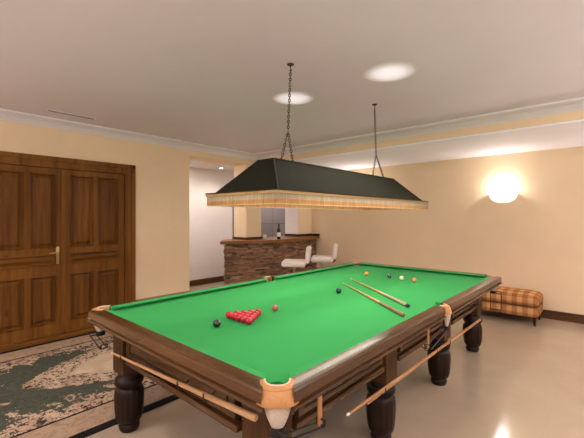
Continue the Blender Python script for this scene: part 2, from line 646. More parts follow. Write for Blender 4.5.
def door_leaf(yl, yr):
    """yl..yr local; stiles, rails and five panels"""
    lf = bm = new()
    st = .082
    ms = .055
    rows = [(.20, .83), (.955, 1.105), (1.185, 2.155)]
    mid = (yl + yr) / 2
    # stiles (vertical), mullions, rails
    add_box(bm, (-.045, yl + .004, .052), (0, yl + st, 2.225), .003)
    add_box(bm, (-.045, yr - st, .052), (0, yr - .004, 2.225), .003)
    zs = [(.052, .20), (.83, .955), (1.105, 1.185), (2.155, 2.225)]
    for z0, z1 in zs:
        add_box(bm, (-.045, yl + st, z0), (-.001, yr - st, z1), .002)
    for r in (rows[0], rows[2]):
        add_box(bm, (-.045, mid - ms / 2, r[0]), (-.001, mid + ms / 2, r[1]), .002)
    o = obj('door_leaf', bm, M['door'], door)
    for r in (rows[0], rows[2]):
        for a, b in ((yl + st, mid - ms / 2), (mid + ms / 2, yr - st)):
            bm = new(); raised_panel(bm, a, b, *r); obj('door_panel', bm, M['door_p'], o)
    bm = new(); raised_panel(bm, yl + st, yr - st, *rows[1]); obj('door_panel', bm, M['door_h'], o)
    return o


leaf_l = door_leaf(DY0 - yo + .14, 0)
leaf_r = door_leaf(0, DY1 - yo - .14)
bm = new(); add_box(bm, (-.005, -.028, .055), (.016, .032, 2.225), .005); obj('astragal', bm, M['door'], leaf_r)
bm = new()
add_box(bm, (0, -.085, .97), (.006, -.048, 1.20), .003)
add_tube(bm, [(.0, -.066, 1.125), (.05, -.066, 1.125), (.055, -.075, 1.125), (.055, -.17, 1.122)], [.009, .009, .009, .007], 8)
obj('door_handle', bm, M['brass'], leaf_l, True)

# ---- vent
vent = thing('ceiling_vent', 'slim slotted air vent in the ceiling above the doors', 'vent', (-2.99, -1.41, H))
bm = new()
for a, b in (((-.05, -.27, -.006), (-.036, .27, 0)), ((.036, -.27, -.006), (.05, .27, 0)), ((-.036, -.27, -.012), (.036, -.255, 0)), ((-.036, .255, -.012), (.036, .27, 0))):
    add_box(bm, a, b, .002)
obj('vent_frame', bm, M['white'], vent)
bm = new(); add_box(bm, (-.036, -.255, -.003), (.036, .255, -.0005)); obj('vent_recess', bm, M['rubber'], vent)
for k in range(2):
    bm = new(); add_box(bm, (-.014 + k * .026, -.255, -.005), (-.012 + k * .026, .255, -.003)); obj('vent_slat', bm, M['white'], vent)

# ---- ceiling downlights
m = M['glow'] = mat('frosted_diffuser', (.74, .67, .65), .6, emit=(1.0, .93, .97), estr=1.2)
t = NT(m)
sp = t.n('ShaderNodeSeparateXYZ'); t.l(t.tc.outputs['Object'], sp.inputs[0])
rr = t.math('SQRT', t.math('ADD', t.math('POWER', sp.outputs['X'], 2), t.math('POWER', sp.outputs['Y'], 2)))
t.l(t.ramp(t.math('MULTIPLY', rr, 4), [(0, (.55,) * 3), (.45, (.42,) * 3), (.90, (.0,) * 3)]), t.b.inputs['Emission Strength'])


def downlight(lab, loc, r=.23):
    d = thing('ceiling_light', lab, 'ceiling light', loc, group='ceiling downlights')
    bm = new(); add_lathe(bm, [(r + .003, 0), (r + .002, -.0015), (r, -.001), (r, 0)], seg=40); obj('trim_ring', bm, M['ceiling'], d, True)
    bm = new(); add_lathe(bm, [(r * s, -.001 - .006 * (1 - s * s)) for s in (1, .85, .65, .4, .2, .02)], seg=40); obj('diffuser', bm, M['glow'], d, True)
    return d


downlight('round glowing ceiling light behind the left lamp chain', (-.55, -.05, H))
downlight('round glowing ceiling light in clear ceiling right of the lamp chain', (.53, 0, H))
sp_ = thing('spotlight', 'small bright spotlight in the ceiling of the passage left of the bar', 'ceiling light', (-4.75, 2.2, 2.72))
bm = new(); add_lathe(bm, [(.06, 0), (.058, -.008), (.046, -.008), (.044, 0)], seg=24); obj('spot_ring', bm, M['steel'], sp_, True)
bm = new(); add_lathe(bm, [(.044, -.002), (.03, -.007), (.001, -.009)], seg=24)
obj('spot_bulb', bm, mat('spot_glow', (1, 1, 1), emit=(1, .97, .95), estr=14), sp_, True)

# ---- wall sconce
sc = thing('wall_sconce', 'half-bowl uplighter glowing white on the cream back wall', 'wall lamp', (.62, YW, 1.98))
bm = new()
rings = []
N = 9
for i in range(N):
    f = i / (N - 1)
    rr = .205 * math.sin(f * PI / 2) ** .75 + .004
    z = -.15 * math.cos(f * PI / 2)
    rings.append([(rr * math.cos(PI + PI * k / 20), min(-.001, rr * .82 * math.sin(PI + PI * k / 20)), z) for k in range(21)])
inner = [[(p[0] * .96, p[1] * .95, p[2] + .006) for p in r] for r in rings[::-1]]
add_loft(bm, rings + inner, closed_ring=False, caps=False)
obj('bowl', bm, mat('alabaster_bowl', (.9, .86, .8), .5, emit=(1, .96, .92), estr=.7), sc, True)
bm = new(); add_lathe(bm, [(.001, -.03), (.022, -.02), (.034, .005), (.036, .03), (.026, .058), (.012, .07), (.001, .072)], (0, -.10, .03), 16)
obj('bulb', bm, mat('bulb_glow', (1, 1, 1), emit=(1, .93, .82), estr=9), sc, True)
bm = new(); add_box(bm, (-.05, -.02, -.10), (.05, 0, .0), .005); obj('wall_plate', bm, M['white'], sc)

dup(sc, (-2.08, YW, 1.98), None, 'half-bowl wall uplighter behind the green canopy lamp, glowing on the wall below the fringe')


# ---- rug
bm = new(); add_box(bm, (-RX, -RY, 0), (RX, RY, .012), .004)
r_ = tag(obj('rug', bm, M['rug'], loc=(-2.10, -.98, .0005)), 'large dark green and cream oriental rug between the doors and the table', 'rug')

# ------------------------------------------------------------------ snooker table
IX, IY = .939, 1.8345        # wood/cloth edge
ZR = .897
tb = thing('snooker_table', 'full-size mahogany snooker table with green cloth and fluted legs', 'snooker table')
BED = .86
# bed cloth: outline with pocket bites
NX = math.sqrt(.5)


def arc(cx, cy, r, a0, a1, n=9):
    return [(cx + r * math.cos(math.radians(a0 + (a1 - a0) * i / (n - 1))), cy + r * math.sin(math.radians(a0 + (a1 - a0) * i / (n - 1)))) for i in range(n)]


cx_, cy_ = .905, 1.80        # corner pocket centre
ex, ey = .935, 1.83
r = .056
poly = []
poly += arc(.965, 0, .05, 235, 125)
poly += [(ex, cy_ - .058)] + arc(cx_, cy_, r, -45 - 0, -135, 7)[:0] + [(cx_ + .02, cy_ - .066), (cx_ - .034, cy_ - .052), (cx_ - .052, cy_ - .034)] + [(cx_ - .066, cy_ + .02)] + [(cx_ - .058, ey)]
half = poly
p2 = [(-x, y) for x, y in half[::-1]]
top = half + p2[:-9]              # right side upper half and left side upper half, without the left middle bite
lm = p2[-9:]
# assemble full outline counter-clockwise: right-middle bite, right-top corner, left-top corner, left-middle bite, left-bottom, right-bottom
rm = half[:9]; cr = half[9:]
out = rm + cr + [(-x, y) for x, y in cr[::-1]] + [(-x, -y) for x, y in rm] + [(-x, -y) for x, y in cr] + [(x, -y) for x, y in cr[::-1]]
bm = new()
vs1 = [bm.verts.new((x, y, BED)) for x, y in out]
vs0 = [bm.verts.new((x, y, BED - .045)) for x, y in out]
f1 = bm.faces.new(vs1); f0 = bm.faces.new(vs0[::-1])
for i in range(len(out)):
    k = (i + 1) % len(out)
    bm.faces.new((vs1[i], vs1[k], vs0[k], vs0[i]))
bmesh.ops.triangulate(bm, faces=[f1, f0])
obj('playing_cloth', bm, M['cloth'], tb)

RAILP = [(.0, .800), (.0, ZR), (.066, ZR), (.076, .895), (.083, .888), (.085, .880), (.086, .846), (.082, .840), (.078, .838), (.078, .834), (.090, .830), (.092, .822), (.086, .814), (.072, .806), (.068, .797), (.045, .797), (.04, .800)]
CUSP = [(.0, .8605), (.0, ZR - .0005), (-.012, ZR - .001), (-.044, .8935), (-.050, .889), (-.048, .885), (-.012, .876), (-.01, .8605)]
# each segment: axis, side sign, start, end, inner-cut slopes at each end
segs = []
ec, em = .072, .062
for s in (-1, 1):
    segs.append(('y', s, em, IY - ec, 0, 1)); segs.append(('y', s, -(IY - ec), -em, 1, 0)); segs.append(('x', s, -(IX - ec), IX - ec, 1, 1))
for ax_, s, a, b, ca, cb in segs:
    off = IX if ax_ == 'y' else IY

    def ringat(prof, end, sign, cut, slope_c):
        pts = []
        for o, z in prof:
            if o >= 0:
                e = end + sign * (o * .75 * cut)
            else:
                e = end + sign * o * slope_c * (1.0 if cut else .45)
            q = s * (off + o)
            pts.append((q, e, z) if ax_ == 'y' else (e, q, z))
        return pts
    bm = new(); add_loft(bm, [ringat(RAILP, a, -1, ca, 1), ringat(RAILP, b, 1, cb, 1)])
    obj('rail', bm, M['rail_y'] if ax_ == 'y' else M['rail_x'], tb, True, 30)
    bm = new()
    # cushions thin out toward the pocket jaws
    add_loft(bm, [ringat(CUSP, a + .004, -1, ca, 1), ringat(CUSP, b - .004, 1, cb, 1)])
    obj('cushion', bm, M['cloth'], tb, True, 30)

# aprons: framed boards hung between the leg blocks, with a moulded lower edge
LEGY = (-1.70, -.56, .60, 1.72)
AX, AY = .985, 1.880
FX, FY = .825, 1.785         # outer faces of the apron boards


def apron_board(axis, s, a, b):
    def bx(bm, lo, hi, u0, u1, z0, z1, bev=.003):
        """box spanning depth lo..hi behind/ahead of the face, u along the board"""
        f = FX if axis == 'y' else FY
        d0, d1 = sorted((s * (f + lo), s * (f + hi)))
        if axis == 'y':
            add_box(bm, (d0, u0, z0), (d1, u1, z1), bev)
        else:
            add_box(bm, (u0, d0, z0), (u1, d1, z1), bev)
    w = M['rail_y'] if axis == 'y' else M['rail_x']
    bm = new(); bx(bm, -.03, -.012, a, b, .600, .80)
    o = obj('apron', bm, w, tb)
    bm = new()
    bx(bm, -.013, .0, a, b, .606, .632); bx(bm, -.013, .0, a, b, .765, .80)
    bx(bm, -.013, .0, a, a + .045, .632, .765); bx(bm, -.013, .0, b - .045, b, .632, .765)
    bx(bm, -.013, -.002, a + .065, b - .065, .65, .748, .006)
    obj('apron_panel', bm, w, o)
    bm = new(); bx(bm, -.045, -.03, a, b, .56, .60); obj('apron_recess', bm, M['leg'], o)
    bm = new(); bx(bm, -.05, .004, a - .02, b + .02, .545, .582, .010); obj('apron_moulding', bm, w, o)


for s in (-1, 1):
    for i in range(3):
        apron_board('y', s, LEGY[i] + .135, LEGY[i + 1] - .135)
    apron_board('x', s, -.60, .60)
# slate and cross bearers
bm = new(); add_box(bm, (-.90, -1.74, .785), (.90, 1.74, .815))
for y in LEGY:
    add_box(bm, (-.66, y - .05, .60), (.66, y + .05, .79))
obj('under_frame', bm, M['leg'], tb)

# legs
prof = [(.062, 0), (.068, .008), (.072, .022), (.074, .036), (.068, .050), (.064, .056), (.074, .064), (.088, .082), (.097, .115), (.102, .17), (.105, .23), (.105, .275), (.101, .303), (.092, .320), (.080, .330), (.080, .336), (.094, .343), (.101, .358), (.102, .378), (.096, .394), (.084, .404), (.078, .415), (.076, .445)]
bm = new()
add_lathe(bm, prof, seg=64, flute=lambda z: .004 if .10 < z < .31 else 0)
obj_leg = obj('leg', bm, M['leg'], tb, True, 50, loc=(.74, -1.70, 0))
bm = new(); add_box(bm, (-.085, -.085, .44), (.085, .085, .80), .006); blk = obj('leg_block', bm, M['rail_z'], obj_leg)
legs = [(sx * .74, y) for sx in (1, -1) for y in LEGY]
for i, (x, y) in enumerate(legs):
    if i == 0:
        continue
    o = obj_leg.copy(); C.collection.objects.link(o); o.parent = tb; o.location = (x, y, 0)
    c = blk.copy(); C.collection.objects.link(c); c.parent = o


def leather(n, c, rp0, scale=1.0, drop=.052):
    """horseshoe of leather around the pocket mouth, opening inward"""
    n = Vector((*n, 0)); tt = Vector((-n.y, n.x, 0)); c = Vector((*c, 0))
    pr = [(.046, .048, .868), (.050, .056, .892), (.054, .062, .8985), (.066, .078, .900), (.078, .098, .893), (.089, .112, .872), (.099, .122, .842), (.099, .121, .837), (.080, .098, .841)]
    rings = []
    K = 16
    for rp, rn, z in pr:
        ring = []
        for i in range(K + 1):
            a = -PI / 2 + PI * i / K
            ca, sa = abs(math.cos(a)) ** .8, math.copysign(abs(math.sin(a)) ** .8, math.sin(a))
            ring.append(c + n * (rn * scale * ca) + tt * (rp * scale * sa) + Vector((0, 0, z)))
        rings.append(ring)
    bm = new(); add_loft(bm, rings, closed_ring=False, caps=False)
    lea = obj('pocket_leather', bm, M['leather'], tb, True, 60)
    md = lea.modifiers.new('thickness', 'SOLIDIFY'); md.thickness = .004; md.offset = 0
    # pale worn lip
    bm = new(); add_tube(bm, [p + Vector((0, 0, .001)) for p in rings[2]], .0045, 6); obj('pocket_lip', bm, M['lip'], lea, True)
    # seam
    bm = new(); add_tube(bm, [p * 1 for p in [r * 1.0 for r in rings[4]][3:-3]], .0032, 5); obj('seam', bm, M['strap'], lea, True)
    return lea


def netbag(c, n, rt, rn, z0, z1, lea):
    n = Vector((*n, 0)); tt = Vector((-n.y, n.x, 0)); c = Vector((*c, 0))
    rings = []
    for i in range(9):
        f = i / 8
        k = 1 - .58 * f ** 1.3 + .06 * math.sin(f * PI)
        z = z0 + (z1 - z0) * f
        rings.append([c + tt * (rt * k * math.cos(2 * PI * j / 20)) + n * (rn * k * math.sin(2 * PI * j / 20) - .010 * f) + Vector((0, 0, z)) for j in range(20)])
    bm = new(); add_loft(bm, rings)
    o = obj('pocket_net', bm, M['net'], lea, True, 50)
    bm = new()
    q = c - n * .010
    k = .50 * rt
    add_lathe(bm, [(k * .9, z1 - .030), (k * 1.05, z1 - .028), (k * 1.08, z1 + .002), (k * .9, z1 + .003)], (q.x, q.y, 0), 18)
    obj('net_cup', bm, M['black'], lea, True, 40)
    return o


def runner(p, d, w, length, lea, strap_top, zb, strap=True):
    """black iron ball runner below a pocket, hung by a leather strap at its end"""
    d = Vector((*d, 0)); tt = Vector((-d.y, d.x, 0)); p = Vector((*p, 0))
    bm = new()
    zs, ze = zb, zb - .055
    up = zb + .015
    for s in (-1, 1):
        a = p + tt * (s * w)
        e = a + d * length
        add_tube(bm, [a + Vector((0, 0, up)), a + Vector((0, 0, zs)) + d * .01, a + d * .05 + Vector((0, 0, zs - .012)), e + Vector((0, 0, ze)), e + d * .005 + Vector((0, 0, ze + .03))], .0045, 6)
    for f_, z in ((.02, zs - .006), (length, ze), (length, ze + .028)):
        q = p + d * f_
        add_tube(bm, [q - tt * w + Vector((0, 0, z)), q + tt * w + Vector((0, 0, z))], .0045, 6)
    add_tube(bm, [p - tt * w + Vector((0, 0, up)), p + tt * w + Vector((0, 0, up))], .0045, 6)
    run = obj('ball_runner', bm, M['black'], lea, True)
    if not strap:
        return
    bm = new()
    q = p + d * (length - .004)
    s0 = q + tt * 0
    o = [(-.014, -.003), (.014, -.003), (.014, .003), (-.014, .003)]
    ring = lambda c, z: [c + d * a + tt * b + Vector((0, 0, z)) for a, b in o]
    add_loft(bm, [ring(s0, ze + .0), ring(s0, (ze + strap_top) / 2), ring(s0, strap_top)])
    obj('runner_strap', bm, M['strap'], lea)


for sx in (1, -1):
    for sy in (1, -1):
        n = (sx * NX, sy * NX)
        c = (sx * cx_, sy * cy_)
        lea = leather(n, c, .06)
        netbag((c[0] + n[0] * .055, c[1] + n[1] * .055), n, .062, .050, .850, .722, lea)
        # iron cup ring and runner toward the table's middle
        if sx * sy < 0:
            runner((sx * .995, sy * 1.865), (0, -sy), .022, .25, lea, .80, .712)
        elif sx > 0:
            bm = new()
            for q in (.905, 1.015):
                add_tube(bm, [(q, 1.85, .715), (q, 1.85, .50), (q - .01, 1.84, .475)], .005, 6)
            for z in (.715, .69, .50, .475):
                add_tube(bm, [(.90, 1.85, z), (1.02, 1.85, z)], .005, 6)
            obj('ball_runner', bm, M['black'], lea, True)
        else:
            runner((sx * .965, sy * 1.880), (-sx, 0), .022, .22, lea, .80, .705, False)
for sx in (1, -1):
    lea = leather((sx, 0), (sx * .972, 0), .05, .58)
    netbag((sx * 1.020, 0), (sx, 0), .034, .024, .855, .735, lea)
    runner((sx * .995, -.03), (0, -1), .022, .31, lea, .80, .705)


# cue hooks under the edge
def hook(x, y, d):
    d = Vector((*d, 0))
    p = Vector((x, y, 0))
    bm = new()
    pts = [p - d * .05 + Vector((0, 0, .69)), p - d * .005 + Vector((0, 0, .70))]
    for i in range(9):
        a = PI * .75 - i * (PI * 1.35 / 8)
        pts.append(p + d * (.028 + .028 * -math.cos(a + PI * 0)) + Vector((0, 0, .665 - .028 * math.sin(a + PI * .0) + .0)))
    add_tube(bm, pts, .0042, 6)
    obj('cue_hook', bm, M['black'], tb, True)


# ------------------------------------------------------------------ canopy lamp
cl = thing('canopy_light', 'long dark green hipped billiard lamp with fringe hung on two chains', 'lamp')
w1, l1, zr = .386, 1.264, 1.769
w2, l2, zt = .085, .99, 2.028


def rect(w, l, z):
    return [(w, -l, z), (w, l, z), (-w, l, z), (-w, -l, z)]


bm = new()
wi, li = w1 - .05, l1 - .06
add_loft(bm, [rect(w1 - .005, l1 - .005, zr - .008), rect(w1 - .005, l1 - .005, zr + .002), rect(wi, li, zr + .008), rect(w2, l2, zt), rect(w2 - .006, l2 - .006, zt - .012), rect(wi - .012, li - .012, zr + .0), rect(wi - .02, li - .02, zr - .008)], caps=False)
obj('shade', bm, M['shade'], cl)
bm = new(); add_box(bm, (-w2 - .008, -l2 - .008, zt - .008), (w2 + .008, l2 + .008, zt + .008), .004); obj('top_cap', bm, M['shade'], cl)
bm = new(); add_loft(bm, [rect(wi - .022, li - .022, zr), rect(w2 - .01, l2 - .01, zt - .016)], caps=False)
vv = [bm.verts.new(p) for p in rect(w2 - .01, l2 - .01, zt - .016)]; bm.faces.new(vv)
obj('lining', bm, M['shade_in'], cl)
for s in (-1, 1):
    for k in (-1, 1):
        bm = new(); add_tube(bm, [(s * wi, k * li, zr + .010), (s * w2, k * l2, zt + .002)], .006, 6); obj('hip_bead', bm, M['darkbead'], cl, True)


def frame(bm, w, l, t, z0, z1):
    add_loft(bm, [rect(w, l, z0), rect(w, l, z1), rect(w - t, l - t, z1), rect(w - t, l - t, z0)], caps=False, loop=True)


bm = new(); frame(bm, w1 + .004, l1 + .004, .03, zr - .002, zr + .007); obj('rim_cap', bm, M['darkbead'], cl)
bm = new(); frame(bm, w1, l1, .016, zr - .022, zr - .002); obj('rim', bm, M['rimwood'], cl)
bm = new()


def fringe_ring(z, amp, inset):
    pts = []
    for (xa, ya), (xb, yb) in (((w1, -l1), (w1, l1)), ((w1, l1), (-w1, l1)), ((-w1, l1), (-w1, -l1)), ((-w1, -l1), (w1, -l1))):
        L = math.hypot(xb - xa, yb - ya); n = int(L / .008)
        nx, ny = (yb - ya) / L, -(xb - xa) / L
        for i in range(n):
            f = i / n
            o = amp * (1 if i % 2 else -1) - inset
            pts.append((xa + (xb - xa) * f + nx * o, ya + (yb - ya) * f + ny * o, z + (.003 if i % 2 else 0) * (1 if amp > .002 else 0)))
    return pts


add_loft(bm, [fringe_ring(zr - .020, .001, .010), fringe_ring(zr - .055, .002, .009), fringe_ring(zr - .094, .0035, .008)], caps=False)
obj('fringe', bm, M['fringe'], cl)
GB = mat('tube_glow', (1, 1, 1), emit=(1, .92, .78), estr=4)
for y in (-.75, 0, .75):
    bm = new(); add_lathe(bm, [(.001, -.055), (.024, -.045), (.035, -.02), (.03, .01), (.016, .035), (.016, .06)], (0, y, 1.88), 14); b = obj('bulb', bm, GB, cl, True)
    bm = new(); add_tube(bm, [(0, y, 1.935), (0, y, zt - .012)], .018, 10); obj('lamp_holder', bm, M['black'], cl, True)


def chain(bm, a, b, link=.030, r=.0036):
    a, b = Vector(a), Vector(b)
    L = (b - a).length
    n = max(2, round(L / (link * .72)))
    d = (b - a).normalized()
    u = d.orthogonal().normalized(); w = d.cross(u)
    for i in range(n):
        c = a.lerp(b, (i + .5) / n)
        s = u if i % 2 else w
        pts = [c + d * (link / 2 * math.cos(2 * PI * k / 10)) + s * (link * .30 * math.sin(2 * PI * k / 10)) for k in range(10)]
        add_tube(bm, pts, r, 5, loop=True)


for s, ye in ((-1, (-.82, -.675)), (1, (.66, .92))):
    y0 = .705 * s
    bm = new()
    chain(bm, (0, y0, H - .05), (0, y0 + s * .03, 2.295))
    for y in ye:
        chain(bm, (0, y0 + s * .03, 2.29), (0, y, zt + .012))
    ch = obj('chain', bm, M['bronze'], cl, True, 60)
    bm = new(); add_lathe(bm, [(.03, 0), (.03, -.005), (.012, -.012), (.006, -.02), (.001, -.02)], (0, y0, H), 16)
    add_tube(bm, [(0, y0, H - .015), (0, y0, H - .035), (0, y0 + .012, H - .045), (0, y0 + .004, H - .06), (0, y0 - .012, H - .05)], .004, 6)
    obj('ceiling_hook', bm, M['bronze'], ch, True)

# ------------------------------------------------------------------ balls
BR = .0263


def ball_mat(name, col):
    return mat(name, col, .08, spec=.5, coat=.3)


def ball_mesh():
    bm = new(); bmesh.ops.create_uvsphere(bm, u_segments=24, v_segments=14, radius=BR); return bm


zb = BED + BR + .0003
dy = BR * 2 * math.sqrt(.75) * 1.01
redm = ball_mat('red_ball', (.50, .008, .035))
rname = 'red_snooker_ball'
first = None
apex_y = -1.092
rowname = ['front', 'second', 'third', 'fourth', 'back']
for r_i in range(5):
    for k in range(r_i + 1):
        x = .025 + (k - r_i / 2) * BR * 2.02
        y = apex_y - r_i * dy
        if first is None:
            first = obj(rname, ball_mesh(), redm, smooth=True, angle=180)
            o = first
        else:
            o = first.copy(); C.collection.objects.link(o)
        o.location = (x, y, zb)
        if r_i == 0:
            lab = 'red ball at the point of the racked triangle, nearest the pink ball'
        else:
            if k == 0:
                pos = 'at the left end'
            elif k == r_i:
                pos = 'at the right end'
            elif r_i == 2:
                pos = 'in the middle'
            elif r_i == 3:
                pos = ['', 'left of the middle', 'right of the middle'][k]
            else:
                pos = ['', 'second from the left', 'in the exact middle', 'second from the right'][k]
            rw = {1: 'second row of the triangle', 2: 'middle row of the red triangle', 3: 'fourth row of the red triangle', 4: 'base row of the red triangle'}[r_i]
            lab = 'red ball %s of the %s' % (pos, rw)
        tag(o, lab, 'ball', 'racked red snooker balls')
for nm, col, x, y, lab in (
        ('black_snooker_ball', (.008, .008, .009), .02, -1.46, 'black ball alone on the cloth just left of the red triangle'),
        ('pink_snooker_ball', (.36, .12, .10), .025, -.914, 'dull pink ball just beyond the point of the red triangle'),
        ('blue_snooker_ball', (.012, .035, .06), .03, -.05, 'dark blue ball alone at the middle of the cloth left of the cues'),
        ('yellow_snooker_ball', (.70, .28, .05), -.30, 1.05, 'orange-yellow ball, leftmost of the four far balls in a row'),
        ('brown_snooker_ball', (.05, .045, .09), 0, 1.06, 'dark ball, second from left of the four far balls in a row'),
        ('cue_ball', (.80, .66, .56), .17, 1.03, 'white cue ball between the dark ball and the far right ball'),
        ('orange_snooker_ball', (.62, .20, .07), .33, 1.0, 'orange ball, rightmost of the four far balls in a row')):
    o = obj(nm, ball_mesh(), ball_mat(nm + '_resin', col), smooth=True, angle=180, loc=(x, y, zb))
    tag(o, lab, 'ball')


# ------------------------------------------------------------------ cues
def cue(name, lab, a, b, r0=.0055, r1=.0145, split=.70, butt='cue_butt', shaft='cue', cap=True, group=None, tipm='tip'):
    """a = tip end, b = butt end"""
    a, b = Vector(a), Vector(b)
    L = (b - a).length
    t_ = thing(name, lab, 'cue', tuple(a), group=group)
    t_.rotation_euler = (b - a).to_track_quat('X', 'Z').to_euler()
    rad = lambda x: r0 + (r1 - r0) * x / L
    bm = new(); add_tube(bm, [(x, 0, 0) for x in (.018, .1, L * .4, L * split)], [rad(.018), rad(.1), rad(L * .4), rad(L * split)], 12); obj('shaft', bm, M[shaft], t_, True)
    bm = new(); add_tube(bm, [(L * split, 0, 0), (L * .85, 0, 0), (L - .03, 0, 0)], [rad(L * split) + .0003, rad(L * .85), rad(L - .03)], 12); obj('butt', bm, M[butt], t_, True)
    bm = new(); add_tube(bm, [(L - .03, 0, 0), (L - .006, 0, 0), (L, 0, 0)], [rad(L) + .0002, rad(L), rad(L) * .7], 12); obj('butt_cap', bm, M['rubber'] if cap else M[butt], t_, True)
    bm = new(); add_tube(bm, [(.0, 0, 0), (.018, 0, 0)], [r0 * .9, rad(.018)], 10); obj('ferrule', bm, M[tipm], t_, True)
    return t_


zt_, zb_ = BED + .0062, BED + .0152
cue('cue', 'wooden cue on the cloth, nearer the camera, with a light end cap', (-.21, .397, zt_), (.845, -.408, zb_), butt='cue_butt', cap=False)
cue('cue', 'wooden cue on the cloth, farther one, with a black butt cap', (-.303, .696, zt_), (.755, -.120, zb_), butt='pale_butt')

# cue slung under the near short side, and a pair under the long side
yc = -1.83
cue('cue', 'light tan cue hanging under the short end of the table on hooks', (-.727, yc, .607), (.806, yc, .706), .0065, .016, butt='cue', cap=False)
xc = .930
cue('long_cue', 'long brown cue hung below the long side, longer one of the pair', (xc, -1.295, .546), (xc, 1.288, .494), .0075, .0125, butt='rest', shaft='rest', cap=False)
cue('cue_rest', 'shorter brown rest hung below the long side against the long cue', (xc - .025, -1.045, .498), (xc - .025, .75, .487), .0075, .0105, butt='rest', shaft='rest', cap=False, tipm='rest')


def hook_at(pt, inward):
    """iron hook from the apron's lower beam cradling a cue at pt"""
    p = Vector(pt); d = Vector((*inward, 0))
    bm = new()
    pts = [p + d * .085 + Vector((0, 0, .0)) , p + d * .05 + Vector((0, 0, -.004))]
    L = (abs(p.x) - FX + .02) if d.x else (abs(p.y) - FY + .02)
    pts = [p + d * L + Vector((0, 0, .03)), p + d * (L * .6) + Vector((0, 0, .0))]
    for i in range(7):
        a = i / 6 * PI
        pts.append(p + d * (.022 * math.cos(a)) + Vector((0, 0, -.004 - .020 * math.sin(a))))
    pts.append(p - d * .024 + Vector((0, 0, .022)))
    add_tube(bm, pts, .0042, 6)
    obj('cue_hook', bm, M['black'], tb, True)


def along(a, b, f):
    return Vector(a).lerp(Vector(b), f)


for f in (.13, .60, .76):
    hook_at(along((-.727, yc, .607), (.806, yc, .706), f), (0, 1))
for f in (.16, .50, .62):
    hook_at(along((xc - .013, -1.295, .525), (xc - .013, 1.288, .492), f), (-1, 0))
for y in (-1.60, -.4, .8):
    hook_at((-.91, y, .54), (1, 0))

# ------------------------------------------------------------------ bar counter
arcp = [(-3.546, 1.257), (-3.42, 1.44), (-3.27, 1.72), (-3.15, 2.02), (-3.085, 2.35), (-3.075, 2.70), (-3.10, 3.05), (-3.145, 3.40), (-3.19, 3.70), (-3.235, YW - .002)]
bar = thing('bar_counter', 'curved stone-faced bar with a polished wooden top', 'bar', (0, 0, 0))
ZT = 1.13
back = [(-3.92, 3.42), (-3.92, 1.66), (-3.80, 1.50)]
bm = new(); add_prism(bm, arcp + [(-3.485, YW - .002), (-3.485, 3.42)] + back, ZT - .062, ZT)
es = [e for e in bm.edges if abs(e.verts[0].co.z - e.verts[1].co.z) < 1e-6]
bmesh.ops.bevel(bm, geom=es, offset=.010, segments=2, affect='EDGES')
obj('bar_top', bm, M['slab_y'], bar)


def arclen(pts):
    s = [0]
    for i in range(len(pts) - 1):
        s.append(s[-1] + math.dist(pts[i], pts[i + 1]))
    return s


# inset line for the stone face
inset = []
for i, p in enumerate(arcp):
    a = Vector(arcp[max(i - 1, 0)]); b = Vector(arcp[min(i + 1, len(arcp) - 1)])
    d = (b - a).normalized(); nrm = Vector((-d.y, d.x))
    if nrm.x > 0:
        nrm = -nrm
    inset.append(tuple(Vector(p) + nrm * .11))
inset[-1] = (-3.345, YW - .012)
inset[0] = (-3.575, 1.455)
SL = arclen(inset)


def atlen(s):
    s = max(0, min(SL[-1] - 1e-6, s))
    for i in range(len(SL) - 1):
        if s <= SL[i + 1]:
            f = (s - SL[i]) / (SL[i + 1] - SL[i])
            a, b = Vector(inset[i]), Vector(inset[i + 1])
            d = (b - a).normalized()
            n = Vector((d.y, -d.x))
            return a.lerp(b, f), n
    return Vector(inset[-1]), Vector((1, 0))


# core behind the stones
bm = new(); add_prism(bm, [tuple(Vector(p) + Vector((-.03, 0))) for p in inset] + [(-3.48, YW - .002), (-3.48, 3.42), (-3.80, 3.42), (-3.80, 1.60)], 0.0, ZT - .063)
obj('core', bm, M['trimwood'], bar)
bm = new()
lay = bm.loops.layers.color.new('stone')
pal = [(.56, .41, .29), (.60, .45, .33), (.50, .37, .26), (.56, .43, .32), (.49, .38, .29), (.62, .50, .39), (.44, .34, .26), (.36, .26, .19), (.52, .38, .28)]
z = 0.0
while z < ZT - .066:
    hgt = min(random.uniform(.016, .032), ZT - .064 - z)
    s = random.uniform(-.1, 0)
    while s < SL[-1]:
        L = random.uniform(.06, .22)
        s0, s1 = max(s, 0), min(s + L, SL[-1])
        if s1 - s0 > .01:
            dep = random.uniform(.006, .020)
            col = random.choice(pal); kf = random.uniform(.8, 1.2)
            n0 = len(bm.faces)
            nseg = 3
            fr = []
            for q in range(nseg + 1):
                p, n = atlen(s0 + (s1 - s0) * q / nseg)
                sh = .0012
                i0 = p - n * .04; o0 = p + n * dep
                if s0 < .001 and q == 0:
                    p2_ = p + Vector((-.02 * random.random(), -.035 * random.random()))
                    i0 = p2_ - n * .04; o0 = p2_ + n * dep
                fr.append([(i0.x, i0.y, z + sh), (o0.x, o0.y, z + sh), (o0.x, o0.y, z + hgt - sh), (i0.x, i0.y, z + hgt - sh)])
            before = set(bm.faces)
            add_loft(bm, fr)
            for f_ in bm.faces:
                if f_ not in before:
                    for lp in f_.loops:
                        lp[lay] = (col[0] * kf, col[1] * kf, col[2] * kf, 1)
        s += L
    z += hgt
